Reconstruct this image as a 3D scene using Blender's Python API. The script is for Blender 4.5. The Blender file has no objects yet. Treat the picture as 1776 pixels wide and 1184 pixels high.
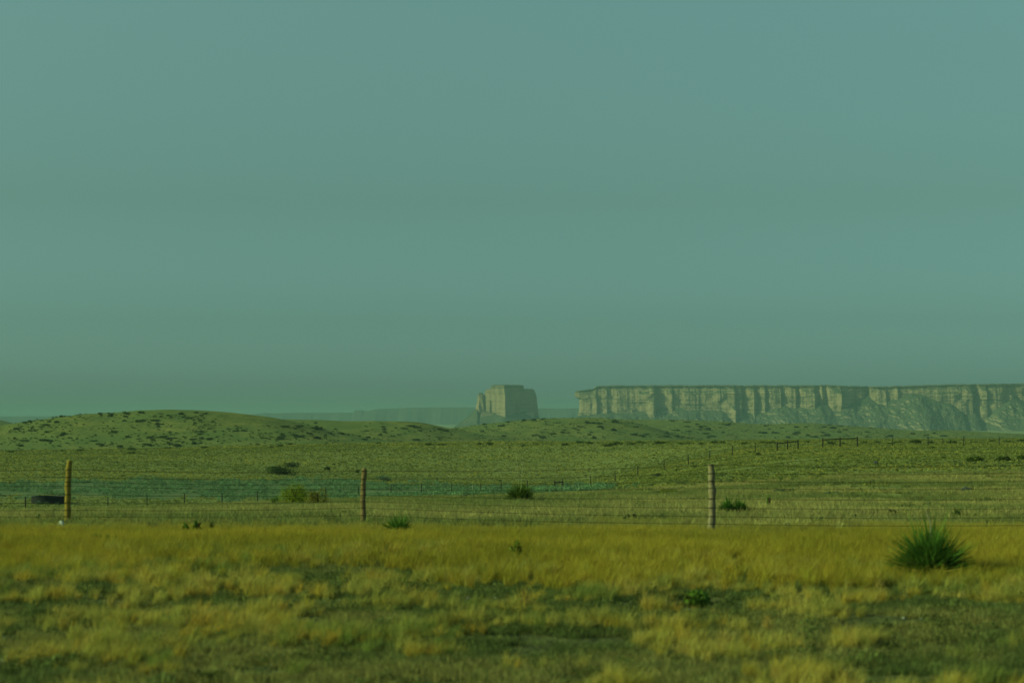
import bpy, math, random
import numpy as np

sc = bpy.context.scene
COL = sc.collection
random.seed(7)
RNG = np.random.default_rng(11)

# ------------------------------------------------------------------ camera
F = 3314.0                      # focal length in photo pixels (photo 1776 x 1184)
PITCH = math.atan(133.0 / F)
CAMZ = 2.1
cam = bpy.data.cameras.new("camera")
camo = bpy.data.objects.new("camera", cam)
COL.objects.link(camo)
camo.location = (0, 0, CAMZ)
camo.rotation_euler = (math.pi / 2 + PITCH, 0, 0)
cam.sensor_width = 36.0
cam.lens = 36.0 * F / 1776.0
cam.clip_start = 0.5
cam.clip_end = 80000.0
cam.dof.use_dof = True
cam.dof.focus_distance = 320.0
cam.dof.aperture_fstop = 2.2
sc.camera = camo

# ------------------------------------------------------------------ light
SUN_AZ = math.atan2(-1.0, -0.20)          # compass style: atan2(x, y)
SUN_EL = math.radians(27.0)
sc.world = bpy.data.worlds.new("World")
sc.world.use_nodes = True
wn = sc.world.node_tree
wn.nodes.clear()
sky = wn.nodes.new("ShaderNodeTexSky")
sky.sky_type = 'NISHITA'
sky.sun_disc = False
sky.sun_elevation = SUN_EL
sky.sun_rotation = SUN_AZ
sky.air_density = 1.0
sky.dust_density = 2.2
sky.ozone_density = 1.0
tint = wn.nodes.new("ShaderNodeMix"); tint.data_type = 'RGBA'; tint.blend_type = 'MULTIPLY'
tint.inputs[0].default_value = 1.0
# tinted-glass cast of the hazy sky, by elevation (world direction)
stc = wn.nodes.new("ShaderNodeTexCoord"); ssx = wn.nodes.new("ShaderNodeSeparateXYZ"); srp = wn.nodes.new("ShaderNodeValToRGB")
wn.links.new(stc.outputs['Generated'], ssx.inputs[0]); wn.links.new(ssx.outputs['Z'], srp.inputs[0])
SKY_STOPS = [(0.0, (.74, 1.45, 1.6)), (0.018, (.64, 1.27, 1.42)), (0.05, (.47, .91, .91)), (0.112, (.48, .79, .62)), (0.213, (.68, 1.03, .71)), (1.0, (.68, 1.03, .71))]
els = srp.color_ramp.elements
while len(els) < len(SKY_STOPS): els.new(0.5)
for e_, (p_, c_) in zip(els, SKY_STOPS):
    e_.position = p_; e_.color = (*[v / 1.6 for v in c_], 1)
svm = wn.nodes.new("ShaderNodeVectorMath"); svm.operation = 'SCALE'; svm.inputs['Scale'].default_value = 1.6
wn.links.new(srp.outputs[0], svm.inputs[0]); wn.links.new(svm.outputs[0], tint.inputs[7])
bg = wn.nodes.new("ShaderNodeBackground")
bg.inputs[1].default_value = 0.10
wo = wn.nodes.new("ShaderNodeOutputWorld")
wn.links.new(sky.outputs[0], tint.inputs[6])
wn.links.new(tint.outputs[2], bg.inputs[0])
wn.links.new(bg.outputs[0], wo.inputs[0])

sl = bpy.data.lights.new("sun", 'SUN')
sl.energy = 3.6
sl.angle = math.radians(0.6)
sl.color = (0.78, 1.0, 0.40)
so = bpy.data.objects.new("sun", sl)
COL.objects.link(so)
sdir = (math.sin(SUN_AZ) * math.cos(SUN_EL), math.cos(SUN_AZ) * math.cos(SUN_EL), math.sin(SUN_EL))
from mathutils import Vector
so.rotation_euler = Vector(sdir).to_track_quat('Z', 'Y').to_euler()
so.location = (-30, -10, 40)

sc.view_settings.view_transform = 'Standard'
sc.view_settings.look = 'None'
sc.view_settings.gamma = 1.0
sc.view_settings.exposure = 0.0
sc.render.engine = 'CYCLES'
sc.cycles.volume_bounces = 1
sc.cycles.max_bounces = 6
sc.cycles.use_denoising = True

# ------------------------------------------------------------------ helpers
def s_of(py):
    Y = (592.0 - np.asarray(py, float)) / F
    return (math.sin(PITCH) + Y * math.cos(PITCH)) / (math.cos(PITCH) - Y * math.sin(PITCH))

def z_at(py, d):
    return CAMZ + np.asarray(d, float) * s_of(py)

def x_at(px, py, d):
    Y = (592.0 - py) / F
    return d * ((px - 888.0) / F) / (math.cos(PITCH) - Y * math.sin(PITCH))

def project(x, y, z):
    dz = z - CAMZ
    fwd = y * math.cos(PITCH) + dz * math.sin(PITCH)
    up = -y * math.sin(PITCH) + dz * math.cos(PITCH)
    return 888.0 + F * x / fwd, 592.0 - F * up / fwd

def _hash(ix, iy, seed):
    h = (ix.astype(np.int64) * 374761393 + iy.astype(np.int64) * 668265263 + seed * 982451653) & 0x7fffffff
    h = ((h ^ (h >> 13)) * 1274126177) & 0x7fffffff
    h = (h ^ (h >> 16))
    return (h & 0xffff) / 65535.0

def vnoise(x, y, seed=0):
    x = np.asarray(x, float); y = np.asarray(y, float)
    ix = np.floor(x); iy = np.floor(y)
    fx = x - ix; fy = y - iy
    fx = fx * fx * (3 - 2 * fx); fy = fy * fy * (3 - 2 * fy)
    a = _hash(ix, iy, seed); b = _hash(ix + 1, iy, seed)
    c = _hash(ix, iy + 1, seed); d = _hash(ix + 1, iy + 1, seed)
    return (a * (1 - fx) + b * fx) * (1 - fy) + (c * (1 - fx) + d * fx) * fy

def fbm(x, y, scale, octs=4, seed=0):
    t = 0; a = 1.0; n = 0
    for o in range(octs):
        t = t + a * (vnoise(np.asarray(x) / scale * 2 ** o + 17.3 * o, np.asarray(y) / scale * 2 ** o - 9.1 * o, seed + o) * 2 - 1)
        n += a; a *= 0.5
    return t / n

def sstep(a, b, x):
    t = np.clip((np.asarray(x, float) - a) / (b - a), 0, 1)
    return t * t * (3 - 2 * t)

def mk_mesh(name, V, T, colors=None, smooth=False, floats=None):
    V = np.asarray(V, np.float32); T = np.asarray(T, np.int32)
    k = T.shape[1]
    me = bpy.data.meshes.new(name)
    me.vertices.add(len(V)); me.vertices.foreach_set('co', V.ravel())
    me.loops.add(T.size); me.loops.foreach_set('vertex_index', T.ravel())
    me.polygons.add(len(T)); me.polygons.foreach_set('loop_start', np.arange(0, T.size, k, dtype=np.int32))
    me.update(calc_edges=True)
    if colors is not None:
        a = me.attributes.new('Col', 'FLOAT_COLOR', 'POINT')
        c = np.ones((len(V), 4), np.float32); c[:, :3] = colors
        a.data.foreach_set('color', c.ravel())
    for kx, v in (floats or {}).items():
        a = me.attributes.new(kx, 'FLOAT', 'POINT')
        a.data.foreach_set('value', np.asarray(v, np.float32).ravel())
    if smooth: me.shade_smooth()
    else: me.shade_flat()
    return me

def link(name, me, mat=None, parent=None, loc=(0, 0, 0)):
    o = bpy.data.objects.new(name, me)
    COL.objects.link(o)
    if mat is not None and me is not None and len(me.materials) == 0: me.materials.append(mat)
    if parent is not None: o.parent = parent
    o.location = loc
    return o

def tag(o, label=None, cat=None, group=None, kind=None):
    if label: o['label'] = label
    if cat: o['category'] = cat
    if group: o['group'] = group
    if kind: o['kind'] = kind
    return o

def empty(name, loc=(0, 0, 0), rz=0.0):
    o = bpy.data.objects.new(name, None)
    COL.objects.link(o)
    o.location = loc; o.rotation_euler = (0, 0, rz)
    o.empty_display_size = 0.2
    return o

class Geo:
    def __init__(s): s.V = []; s.T = []; s.C = []; s.n = 0
    def add(s, V, T, C=None):
        V = np.asarray(V, float); T = np.asarray(T, int)
        s.V.append(V); s.T.append(T + s.n); s.n += len(V)
        s.C.append(np.broadcast_to(np.asarray(C if C is not None else (1, 1, 1), float), (len(V), 3)))
    def tube(s, P, R, seg=10, C=None, cap=True, jitter=0.0):
        P = np.asarray(P, float); n = len(P)
        R = np.broadcast_to(np.asarray(R, float), (n,))
        V = []
        for i in range(n):
            t = P[min(i + 1, n - 1)] - P[max(i - 1, 0)]; t = t / (np.linalg.norm(t) + 1e-9)
            ref = np.array([0, 0, 1.0]) if abs(t[2]) < 0.9 else np.array([1.0, 0, 0])
            a = np.cross(t, ref); a /= np.linalg.norm(a); b = np.cross(t, a)
            for k in range(seg):
                th = 2 * math.pi * k / seg
                rr = R[i] * (1 + jitter * (random.random() - .5))
                V.append(P[i] + rr * (math.cos(th) * a + math.sin(th) * b))
        T = []
        for i in range(n - 1):
            for k in range(seg):
                a0 = i * seg + k; a1 = i * seg + (k + 1) % seg
                T += [(a0, a0 + seg, a1), (a1, a0 + seg, a1 + seg)]
        if cap:
            V.append(P[0]); V.append(P[-1])
            for k in range(seg):
                T.append((n * seg, k, (k + 1) % seg))
                T.append((n * seg + 1, (n - 1) * seg + (k + 1) % seg, (n - 1) * seg + k))
        s.add(V, T, C)
    def mesh(s, name, smooth=False):
        return mk_mesh(name, np.concatenate(s.V), np.concatenate(s.T), np.concatenate(s.C), smooth)

# ------------------------------------------------------------------ materials
def nodes(name):
    m = bpy.data.materials.new(name); m.use_nodes = True
    nt = m.node_tree; nt.nodes.clear()
    return m, nt, nt.nodes, nt.links

def N(nt, t, **kw):
    n = nt.nodes.new(t)
    for k, v in kw.items(): setattr(n, k, v)
    return n

def noise(nt, vec, scale, detail=4, rough=0.55):
    n = N(nt, 'ShaderNodeTexNoise'); n.inputs['Scale'].default_value = scale
    n.inputs['Detail'].default_value = detail; n.inputs['Roughness'].default_value = rough
    nt.links.new(vec, n.inputs['Vector'])
    return n.outputs[0]

def ramp(nt, fac, stops):
    r = N(nt, 'ShaderNodeValToRGB')
    e = r.color_ramp.elements
    while len(e) < len(stops): e.new(0.5)
    for i, (p, c) in enumerate(stops):
        e[i].position = p
        e[i].color = (*c, 1) if hasattr(c, '__len__') else (c, c, c, 1)
    nt.links.new(fac, r.inputs[0])
    return r.outputs[0]

def mixc(nt, fac, a, b, mode='MIX'):
    m = N(nt, 'ShaderNodeMix', data_type='RGBA', blend_type=mode)
    for sock, v in ((m.inputs[0], fac), (m.inputs[6], a), (m.inputs[7], b)):
        if hasattr(v, 'is_linked') or hasattr(v, 'links'): nt.links.new(v, sock)
        elif isinstance(v, (int, float)): sock.default_value = v
        else: sock.default_value = (*v, 1)
    return m.outputs[2]

def math_(nt, op, a, b=None):
    m = N(nt, 'ShaderNodeMath', operation=op)
    for i, v in enumerate((a, b)):
        if v is None: continue
        if isinstance(v, (int, float)): m.inputs[i].default_value = v
        else: nt.links.new(v, m.inputs[i])
    return m.outputs[0]

def finish(nt, color, rough=0.9, bump=None, bump_dist=0.05, bump_str=1.0, spec=0.1):
    p = N(nt, 'ShaderNodeBsdfPrincipled'); o = N(nt, 'ShaderNodeOutputMaterial')
    if isinstance(color, tuple): p.inputs['Base Color'].default_value = (*color, 1)
    else: nt.links.new(color, p.inputs['Base Color'])
    p.inputs['Roughness'].default_value = rough
    p.inputs['Specular IOR Level'].default_value = spec
    if bump is not None:
        b = N(nt, 'ShaderNodeBump'); b.inputs['Distance'].default_value = bump_dist
        b.inputs['Strength'].default_value = bump_str
        nt.links.new(bump, b.inputs['Height']); nt.links.new(b.outputs[0], p.inputs['Normal'])
    nt.links.new(p.outputs[0], o.inputs[0])

def leaf_mat(name, transl=0.35):
    m, nt, n, l = nodes(name)
    a = N(nt, 'ShaderNodeAttribute', attribute_name='Col')
    d = N(nt, 'ShaderNodeBsdfDiffuse'); t = N(nt, 'ShaderNodeBsdfTranslucent')
    mx = N(nt, 'ShaderNodeMixShader'); mx.inputs[0].default_value = transl
    o = N(nt, 'ShaderNodeOutputMaterial')
    l.new(a.outputs['Color'], d.inputs[0]); l.new(a.outputs['Color'], t.inputs[0])
    l.new(d.outputs[0], mx.inputs[1]); l.new(t.outputs[0], mx.inputs[2]); l.new(mx.outputs[0], o.inputs[0])
    return m
M_LEAF = leaf_mat("foliage")

def wood_mat(name, c1, c2, c3):
    m, nt, n, l = nodes(name)
    tc = N(nt, 'ShaderNodeTexCoord'); mp = N(nt, 'ShaderNodeMapping')
    mp.inputs['Scale'].default_value = (1, 1, 0.08); l.new(tc.outputs['Object'], mp.inputs[0])
    a = noise(nt, mp.outputs[0], 60, 6, 0.7); b = noise(nt, tc.outputs['Object'], 5, 3)
    c = mixc(nt, b, ramp(nt, a, [(0.35, c1), (0.65, c2)]), c3)
    finish(nt, c, 0.9, a, 0.01, 0.7)
    return m
M_POST_Y = wood_mat("weathered_yellow_wood", (0.10, 0.07, 0.015), (0.34, 0.24, 0.05), (0.28, 0.19, 0.035))
M_POST_B = wood_mat("weathered_brown_wood", (0.10, 0.07, 0.03), (0.28, 0.20, 0.09), (0.20, 0.14, 0.06))
M_POST_P = wood_mat("bleached_grey_wood", (0.12, 0.10, 0.06), (0.36, 0.31, 0.21), (0.22, 0.17, 0.09))
M_DARKWOOD = wood_mat("dark_creosoted_wood", (0.02, 0.016, 0.012), (0.05, 0.04, 0.028), (0.035, 0.028, 0.02))

def simple(name, c, rough=0.8, nsc=8.0, var=0.35):
    m, nt, n, l = nodes(name)
    tc = N(nt, 'ShaderNodeTexCoord')
    a = noise(nt, tc.outputs['Object'], nsc, 5, 0.6)
    finish(nt, ramp(nt, a, [(0.3, tuple(v * (1 - var) for v in c)), (0.7, tuple(min(1, v * (1 + var)) for v in c))]), rough, a, 0.02, 0.4)
    return m
M_WIRE = simple("rusted_wire", (0.025, 0.02, 0.015), 0.85)
M_TANK = simple("black_rubber", (0.012, 0.013, 0.014), 0.6)
M_WATER = simple("tank_water", (0.03, 0.035, 0.03), 0.15)
M_STEEL = simple("painted_steel_post", (0.03, 0.028, 0.02), 0.7)
M_WHITE = simple("pale_limestone", (0.42, 0.44, 0.40), 0.9)
M_STONE = simple("brown_stone", (0.26, 0.17, 0.08), 0.9)
M_GREYSTONE = simple("grey_stone", (0.07, 0.075, 0.07), 0.9)

# ------------------------------------------------------------------ terrain height table
def C(*pts):
    a = np.array(pts, float)
    return lambda px: np.interp(px, a[:, 0], a[:, 1])

def smooth_cols(v, px, s=10.0):
    # gaussian smoothing over photo columns
    g = np.arange(-700, 2500, 4.0); y = np.interp(g, px, v)
    k = np.exp(-0.5 * (np.arange(-12, 13) * 4.0 / s) ** 2); k /= k.sum()
    yy = np.convolve(np.pad(y, 12, mode='edge'), k, mode='valid')
    return np.interp(px, g, yy)

PHI_MAX = math.radians(24)
inner = np.radians(np.arange(-18.0, 18.001, 0.06))
outer = np.radians(np.concatenate([np.arange(-180, -24, 4.0), np.arange(-24, -18, 0.75)]))
PHI = np.concatenate([outer, inner, -outer[::-1]])
PHI[-1] = math.pi
RAD = np.exp(np.linspace(math.log(2.0), math.log(20500.0), 860))
PHC = np.clip(PHI, -PHI_MAX, PHI_MAX)
UC = np.tan(PHC); PXC = 888 + F * UC

fence_y = C((-600, 893), (0, 884), (44, 883), (187, 880), (320, 877), (447, 871), (565, 863), (678, 858), (783, 854), (869, 852), (962, 848), (1024, 844),
            (1067, 836), (1106, 824), (1152, 816), (1194, 807), (1231, 799), (1270, 791), (1310, 786), (1366, 781), (1427, 777), (1487, 776), (1610, 774), (1776, 773), (2400, 773))
fence_d = C((-600, 190), (0, 215), (1776, 290), (2400, 310))
crest_y = C((-600, 785), (0, 783), (100, 780), (200, 779), (300, 777), (450, 773), (600, 771), (750, 768.5), (900, 767), (1200, 766), (1350, 765), (1500, 764), (1776, 762), (2400, 762))
crest_d = C((-600, 430), (800, 430), (1100, 410), (1350, 370), (1776, 360), (2400, 360))
A_y = C((-600, 750), (-200, 744), (0, 738), (50, 731), (100, 724), (150, 718), (200, 716), (240, 712), (290, 710), (340, 711.5), (400, 716), (450, 721), (475, 724), (530, 735), (577, 748), (653, 762), (704, 768), (800, 775), (2400, 776))
B_y = C((-600, 752), (300, 735), (430, 731), (470, 727), (500, 727), (550, 728.5), (600, 731), (650, 731), (700, 732), (730, 733), (762, 740), (805, 748), (850, 757), (900, 763), (1000, 768), (2400, 770))
C_y = C((-600, 755), (650, 750), (750, 746), (795, 741), (850, 735), (900, 729), (945, 725), (1000, 723.5), (1050, 724), (1075, 727), (1100, 732), (1134, 740), (1169, 751), (1216, 760), (1300, 766), (2400, 768))
D_y = C((-600, 700), (-100, 715), (0, 727), (25, 733), (60, 745), (800, 745), (1000, 736), (1075, 726), (1122, 728), (1193, 729), (1264, 731), (1311, 735), (1400, 733), (1450, 737), (1511, 741), (1556, 745), (1601, 747), (1646, 746), (1691, 749), (1776, 753), (2400, 753))

def build_table():
    px = PXC
    def S(v, s=8): return smooth_cols(v, px, s)
    fy = S(fence_y(px)); fd = fence_d(px); cy = S(crest_y(px), 20); cd = crest_d(px)
    y80 = S(C((-600, 896), (0, 893), (250, 887), (500, 878), (700, 871), (900, 866), (1250, 865), (1500, 861), (1776, 858), (2400, 855))(px), 30)
    y140 = S(C((-600, 892), (0, 887), (250, 882), (500, 870), (700, 862), (900, 857), (1050, 849), (1150, 838), (1250, 828), (1500, 806), (1776, 802), (2400, 800))(px), 30)
    ysg = S(C((-600, 835), (0, 834), (300, 829), (600, 831), (850, 838), (1000, 836), (1100, 815), (1200, 795), (1300, 778), (1500, 772), (1776, 769), (2400, 769))(px), 20)
    dsg = np.minimum(fd + 60, cd - 30)
    Ay, By, Cy, Dy = (S(f(px)) for f in (A_y, B_y, C_y, D_y))
    one = np.ones_like(px)
    rows = [(0 * one, 0 * one), (12 * one, 0 * one), (34 * one, 0.03 * one), (40 * one, -0.10 * one),
            (80 * one, z_at(y80, 80)), (140 * one, z_at(y140, 140)), (fd, z_at(fy, fd)), (dsg, z_at(ysg, dsg)),
            (cd, z_at(cy, cd)), (cd + 60, z_at(cy + 9, cd + 60)), (555 * one, z_at(np.maximum(cy + 4, Ay + 3), 555)),
            (655 * one, z_at(Ay, 655)), (750 * one, z_at(np.maximum(np.maximum(Ay, By) + 5, 768), 750)),
            (850 * one, z_at(By, 850)), (930 * one, z_at(np.maximum(np.maximum(By, Cy) + 4, 762), 930)),
            (1070 * one, z_at(Cy, 1070)), (1200 * one, z_at(np.maximum(np.maximum(Cy, Dy) + 5, 760), 1200)),
            (1450 * one, z_at(Dy, 1450)), (1800 * one, z_at(755, 1800) * one), (3000 * one, z_at(751.5, 3000) * one),
            (4300 * one, z_at(746.5, 4300) * one), (9000 * one, z_at(735, 9000) * one), (22000 * one, z_at(729, 22000) * one)]
    D = np.array([r[0] for r in rows]); Z = np.array([r[1] for r in rows])
    Zt = np.zeros((len(PHI), len(RAD)))
    for c in range(len(PHI)):
        x = D[:, c]; y = Z[:, c]; d = RAD * math.cos(PHC[c])
        h = np.diff(x); dl = np.diff(y) / h
        m = np.zeros_like(x)
        w1 = 2 * h[1:] + h[:-1]; w2 = h[1:] + 2 * h[:-1]
        ok = dl[:-1] * dl[1:] > 0
        with np.errstate(all='ignore'):
            mm = (w1 + w2) / (w1 / dl[:-1] + w2 / dl[1:])
        m[1:-1] = np.where(ok, mm, 0)
        i = np.clip(np.searchsorted(x, d) - 1, 0, len(h) - 1)
        t = np.clip((d - x[i]) / h[i], 0, 1)
        Zt[c] = ((1 + 2 * t) * (1 - t) ** 2 * y[i] + t * (1 - t) ** 2 * h[i] * m[i]
                 + t * t * (3 - 2 * t) * y[i + 1] + t * t * (t - 1) * h[i] * m[i + 1])
    X = np.sin(PHI)[:, None] * RAD[None]; Y = np.cos(PHI)[:, None] * RAD[None]
    r = np.broadcast_to(RAD[None], X.shape)
    n = 0.05 * fbm(X, Y, 2.2, 3, 1) * (1 - sstep(60, 140, r)) * sstep(3, 8, r)
    n = n + 0.14 * fbm(X, Y, 9.0, 3, 5) * sstep(36, 70, r) * (1 - sstep(600, 1200, r))
    n = n + 0.30 * fbm(X, Y, 30.0, 3, 9) * sstep(110, 300, r) * (1 - sstep(3000, 5000, r))
    n = n + 0.55 * fbm(X, Y, 45.0, 4, 13) * sstep(480, 620, r) * (1 - sstep(3000, 5000, r))
    n = n + 2.0 * fbm(X, Y, 400.0, 4, 19) * sstep(1700, 3000, r)
    return Zt + n, X, Y
ZT, XT, YT = build_table()
LR0, LR1 = math.log(RAD[0]), math.log(RAD[-1])

def H(x, y):
    x = np.asarray(x, float); y = np.asarray(y, float)
    phi = np.arctan2(x, y); r = np.clip(np.hypot(x, y), RAD[0], RAD[-1] * 0.999)
    i = np.clip(np.searchsorted(PHI, phi) - 1, 0, len(PHI) - 2)
    a = (phi - PHI[i]) / (PHI[i + 1] - PHI[i])
    jf = (np.log(r) - LR0) / (LR1 - LR0) * (len(RAD) - 1)
    j = np.clip(jf.astype(int), 0, len(RAD) - 2); b = jf - j
    return ((ZT[i, j] * (1 - b) + ZT[i, j + 1] * b) * (1 - a) + (ZT[i + 1, j] * (1 - b) + ZT[i + 1, j + 1] * b) * a)

DM = np.exp(np.linspace(math.log(10), math.log(4500), 3000))
def hit(px, py, dmin=10.0):
    """first point of the terrain seen through photo pixel (px, py)"""
    X = x_at(px, py, DM); z = H(X, DM); zr = z_at(py, DM)
    k = np.nonzero((z >= zr) & (DM >= dmin))[0]
    if len(k) == 0: return None
    k = k[0]
    return float(X[k]), float(DM[k]), float(z[k])

def visible(x, y, z, lift=0.5):
    """True when nothing of the terrain hides the point (sampled along the line of sight)"""
    t = np.linspace(0.05, 0.97, 60)[:, None]
    xs = x[None] * t; ys = y[None] * t; zs = CAMZ + (z[None] + lift - CAMZ) * t
    return (H(xs, ys) < zs).all(axis=0)

sage_top = C((-600, 836), (0, 835), (150, 832), (350, 829), (450, 831), (600, 831), (700, 836), (850, 841), (960, 842), (1100, 845), (1130, 850), (1150, 860))
sage_bot = C((-600, 864), (0, 863), (300, 866), (450, 868), (600, 870), (700, 869), (850, 864), (950, 861), (1100, 858), (1130, 856), (1150, 856))
def sage_mask(x, y, z):
    px, py = project(x, y, z)
    w = 9 * (vnoise(px / 40.0, py / 6.0, 77) - .5) + 7 * (vnoise(px / 9.0, py / 2.5, 78) - .5)
    m = sstep(-2, 6, py - sage_top(px) + w) * (1 - sstep(-7, 3, py - sage_bot(px) + w)) * (px < 1150)
    return m * ((y > 120) & (y < 420))

def build_ground():
    nc, nr = len(PHI), len(RAD)
    V = np.stack([XT, YT, ZT], -1).reshape(-1, 3)
    i = np.arange(nc - 1)[:, None] * nr + np.arange(nr - 1)[None]
    T = np.stack([i, i + nr, i + nr + 1, i + 1], -1).reshape(-1, 4)
    T = T[:, ::-1]
    # small disc under the camera closes the sheet
    x, y, z = V[:, 0], V[:, 1], V[:, 2]
    sg = np.where(y > 1, sage_mask(x, np.maximum(y, 1.0), z), 0)
    me = mk_mesh("ground", V, T, smooth=True, floats={'sage': sg})
    return me

m, nt, n_, l_ = nodes("prairie_ground")
geo = N(nt, 'ShaderNodeNewGeometry'); P = geo.outputs['Position']
sep = N(nt, 'ShaderNodeSeparateXYZ'); l_.new(P, sep.inputs[0])
nA = noise(nt, P, 0.03, 5, 0.6); nB = noise(nt, P, 0.35, 5, 0.65); nC = noise(nt, P, 2.2, 4, 0.7); nD = noise(nt, P, 14.0, 4, 0.7)
near = ramp(nt, nC, [(0.30, (0.04, 0.05, 0.02)), (0.50, (0.085, 0.095, 0.035)), (0.72, (0.16, 0.16, 0.065))])
near = mixc(nt, 0.5, near, ramp(nt, nD, [(0.35, (0.03, 0.038, 0.015)), (0.7, (0.18, 0.17, 0.07))]))
hill = ramp(nt, nB, [(0.32, (0.13, 0.155, 0.05)), (0.55, (0.19, 0.205, 0.07)), (0.75, (0.27, 0.26, 0.09))])
hill = mixc(nt, ramp(nt, nA, [(0.4, 0.0), (0.62, 0.55)]), hill, (0.135, 0.165, 0.06))
hill = mixc(nt, 0.4, hill, ramp(nt, nC, [(0.35, (0.10, 0.12, 0.04)), (0.65, (0.26, 0.26, 0.09))]))
far = mixc(nt, nA, (0.17, 0.20, 0.09), (0.26, 0.26, 0.12))
dy = sep.outputs['Y']
f1 = N(nt, 'ShaderNodeMapRange'); l_.new(dy, f1.inputs[0]); f1.inputs[1].default_value = 36; f1.inputs[2].default_value = 44
f2 = N(nt, 'ShaderNodeMapRange'); l_.new(dy, f2.inputs[0]); f2.inputs[1].default_value = 1300; f2.inputs[2].default_value = 2500
# the rounded hills further back: greener, streaked along the slope
mpz = N(nt, 'ShaderNodeMapping'); mpz.inputs['Scale'].default_value = (0.25, 0.06, 1.2); l_.new(P, mpz.inputs[0])
nS = noise(nt, mpz.outputs[0], 0.6, 6, 0.7)
hl2 = ramp(nt, nS, [(0.36, (0.075, 0.10, 0.03)), (0.50, (0.14, 0.155, 0.045)), (0.66, (0.23, 0.22, 0.07))])
hl2 = mixc(nt, 0.35, hl2, ramp(nt, noise(nt, P, 0.9, 3, 0.7), [(0.42, (0.04, 0.06, 0.02)), (0.58, (0.20, 0.20, 0.07))]))
hl2 = mixc(nt, ramp(nt, nA, [(0.4, 0.0), (0.62, 0.6)]), hl2, (0.10, 0.14, 0.05))
f3 = N(nt, 'ShaderNodeMapRange'); l_.new(dy, f3.inputs[0]); f3.inputs[1].default_value = 430; f3.inputs[2].default_value = 500
c = mixc(nt, f1.outputs[0], near, hill); c = mixc(nt, f3.outputs[0], c, hl2); c = mixc(nt, f2.outputs[0], c, far)
sa = N(nt, 'ShaderNodeAttribute', attribute_name='sage')
c = mixc(nt, math_(nt, 'MULTIPLY', sa.outputs['Fac'], 0.7), c, mixc(nt, nC, (0.06, 0.10, 0.06), (0.12, 0.18, 0.11)))
bh = math_(nt, 'ADD', math_(nt, 'MULTIPLY', nB, 1.0), math_(nt, 'MULTIPLY', nC, 0.35))
finish(nt, c, 0.95, bh, 0.5, 0.8, 0.02)
M_GROUND = m
ground = tag(link("ground", build_ground(), M_GROUND), kind='structure')

# ------------------------------------------------------------------ rock: mesa, butte, distant ridge
def rock_mat(name, cliff, cliff2, slope1, slope2, sc_=1.0):
    m, nt, n, l = nodes(name)
    g = N(nt, 'ShaderNodeNewGeometry')
    mp = N(nt, 'ShaderNodeMapping'); mp.inputs['Scale'].default_value = (0.02, 0.02, 0.55); l.new(g.outputs['Position'], mp.inputs[0])
    mp2 = N(nt, 'ShaderNodeMapping'); mp2.inputs['Scale'].default_value = (1, 1, 0.3); l.new(g.outputs['Position'], mp2.inputs[0])
    st = noise(nt, mp.outputs[0], 1.0 * sc_, 5, 0.65)
    ve = noise(nt, mp2.outputs[0], 0.07 * sc_, 5, 0.6)
    sp = noise(nt, g.outputs['Position'], 0.22 * sc_, 4, 0.75)
    pa = noise(nt, g.outputs['Position'], 0.03 * sc_, 4, 0.6)
    c1 = mixc(nt, ramp(nt, st, [(0.38, 0.0), (0.6, 1.0)]), cliff, cliff2)
    c1 = mixc(nt, math_(nt, 'MULTIPLY', ramp(nt, ve, [(0.45, 0.0), (0.7, 1.0)]), 0.3), c1, tuple(v * .65 for v in cliff))
    c2 = mixc(nt, ramp(nt, sp, [(0.42, 0.0), (0.58, 1.0)]), slope1, slope2)
    c2 = mixc(nt, ramp(nt, pa, [(0.5, 0.0), (0.66, 0.8)]), c2, slope1)
    sx = N(nt, 'ShaderNodeSeparateXYZ'); l.new(g.outputs['True Normal'], sx.inputs[0])
    nz = math_(nt, 'ADD', math_(nt, 'ABSOLUTE', sx.outputs['Z']), math_(nt, 'MULTIPLY', sp, 0.25))
    c = mixc(nt, ramp(nt, nz, [(0.52, 0.0), (0.66, 1.0)]), c1, c2)
    # dark caprock stratum along the rim, its lower boundary wavering
    sz = N(nt, 'ShaderNodeSeparateXYZ'); l.new(g.outputs['Position'], sz.inputs[0])
    zz = math_(nt, 'ADD', sz.outputs['Z'], math_(nt, 'MULTIPLY', pa, 5.0))
    cpf = N(nt, 'ShaderNodeMapRange'); l.new(zz, cpf.inputs[0]); cpf.inputs[1].default_value = 73.5; cpf.inputs[2].default_value = 76.5
    c = mixc(nt, math_(nt, 'MULTIPLY', cpf.outputs[0], 0.8), c, mixc(nt, ramp(nt, sp, [(0.4, 0.0), (0.6, 1.0)]), (0.05, 0.06, 0.04), (0.15, 0.13, 0.09)))
    b = math_(nt, 'ADD', st, math_(nt, 'MULTIPLY', ve, 1.5))
    finish(nt, c, 0.95, b, 1.2, 0.6, 0.02)
    return m
M_ROCK = rock_mat("sandstone", (0.225, 0.17, 0.11), (0.29, 0.225, 0.15), (0.04, 0.055, 0.035), (0.105, 0.11, 0.07))
M_RIDGE = rock_mat("distant_rock", (0.11, 0.10, 0.08), (0.15, 0.13, 0.10), (0.05, 0.06, 0.045), (0.08, 0.085, 0.06), 0.4)

def grid_mesh(name, G, smooth=False, flip=False):
    a, b = G.shape[:2]
    i = np.arange(a - 1)[:, None] * b + np.arange(b - 1)[None]
    T = np.stack([i, i + b, i + b + 1, i + 1], -1).reshape(-1, 4)
    if flip: T = T[:, ::-1]
    return G.reshape(-1, 3), T

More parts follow.
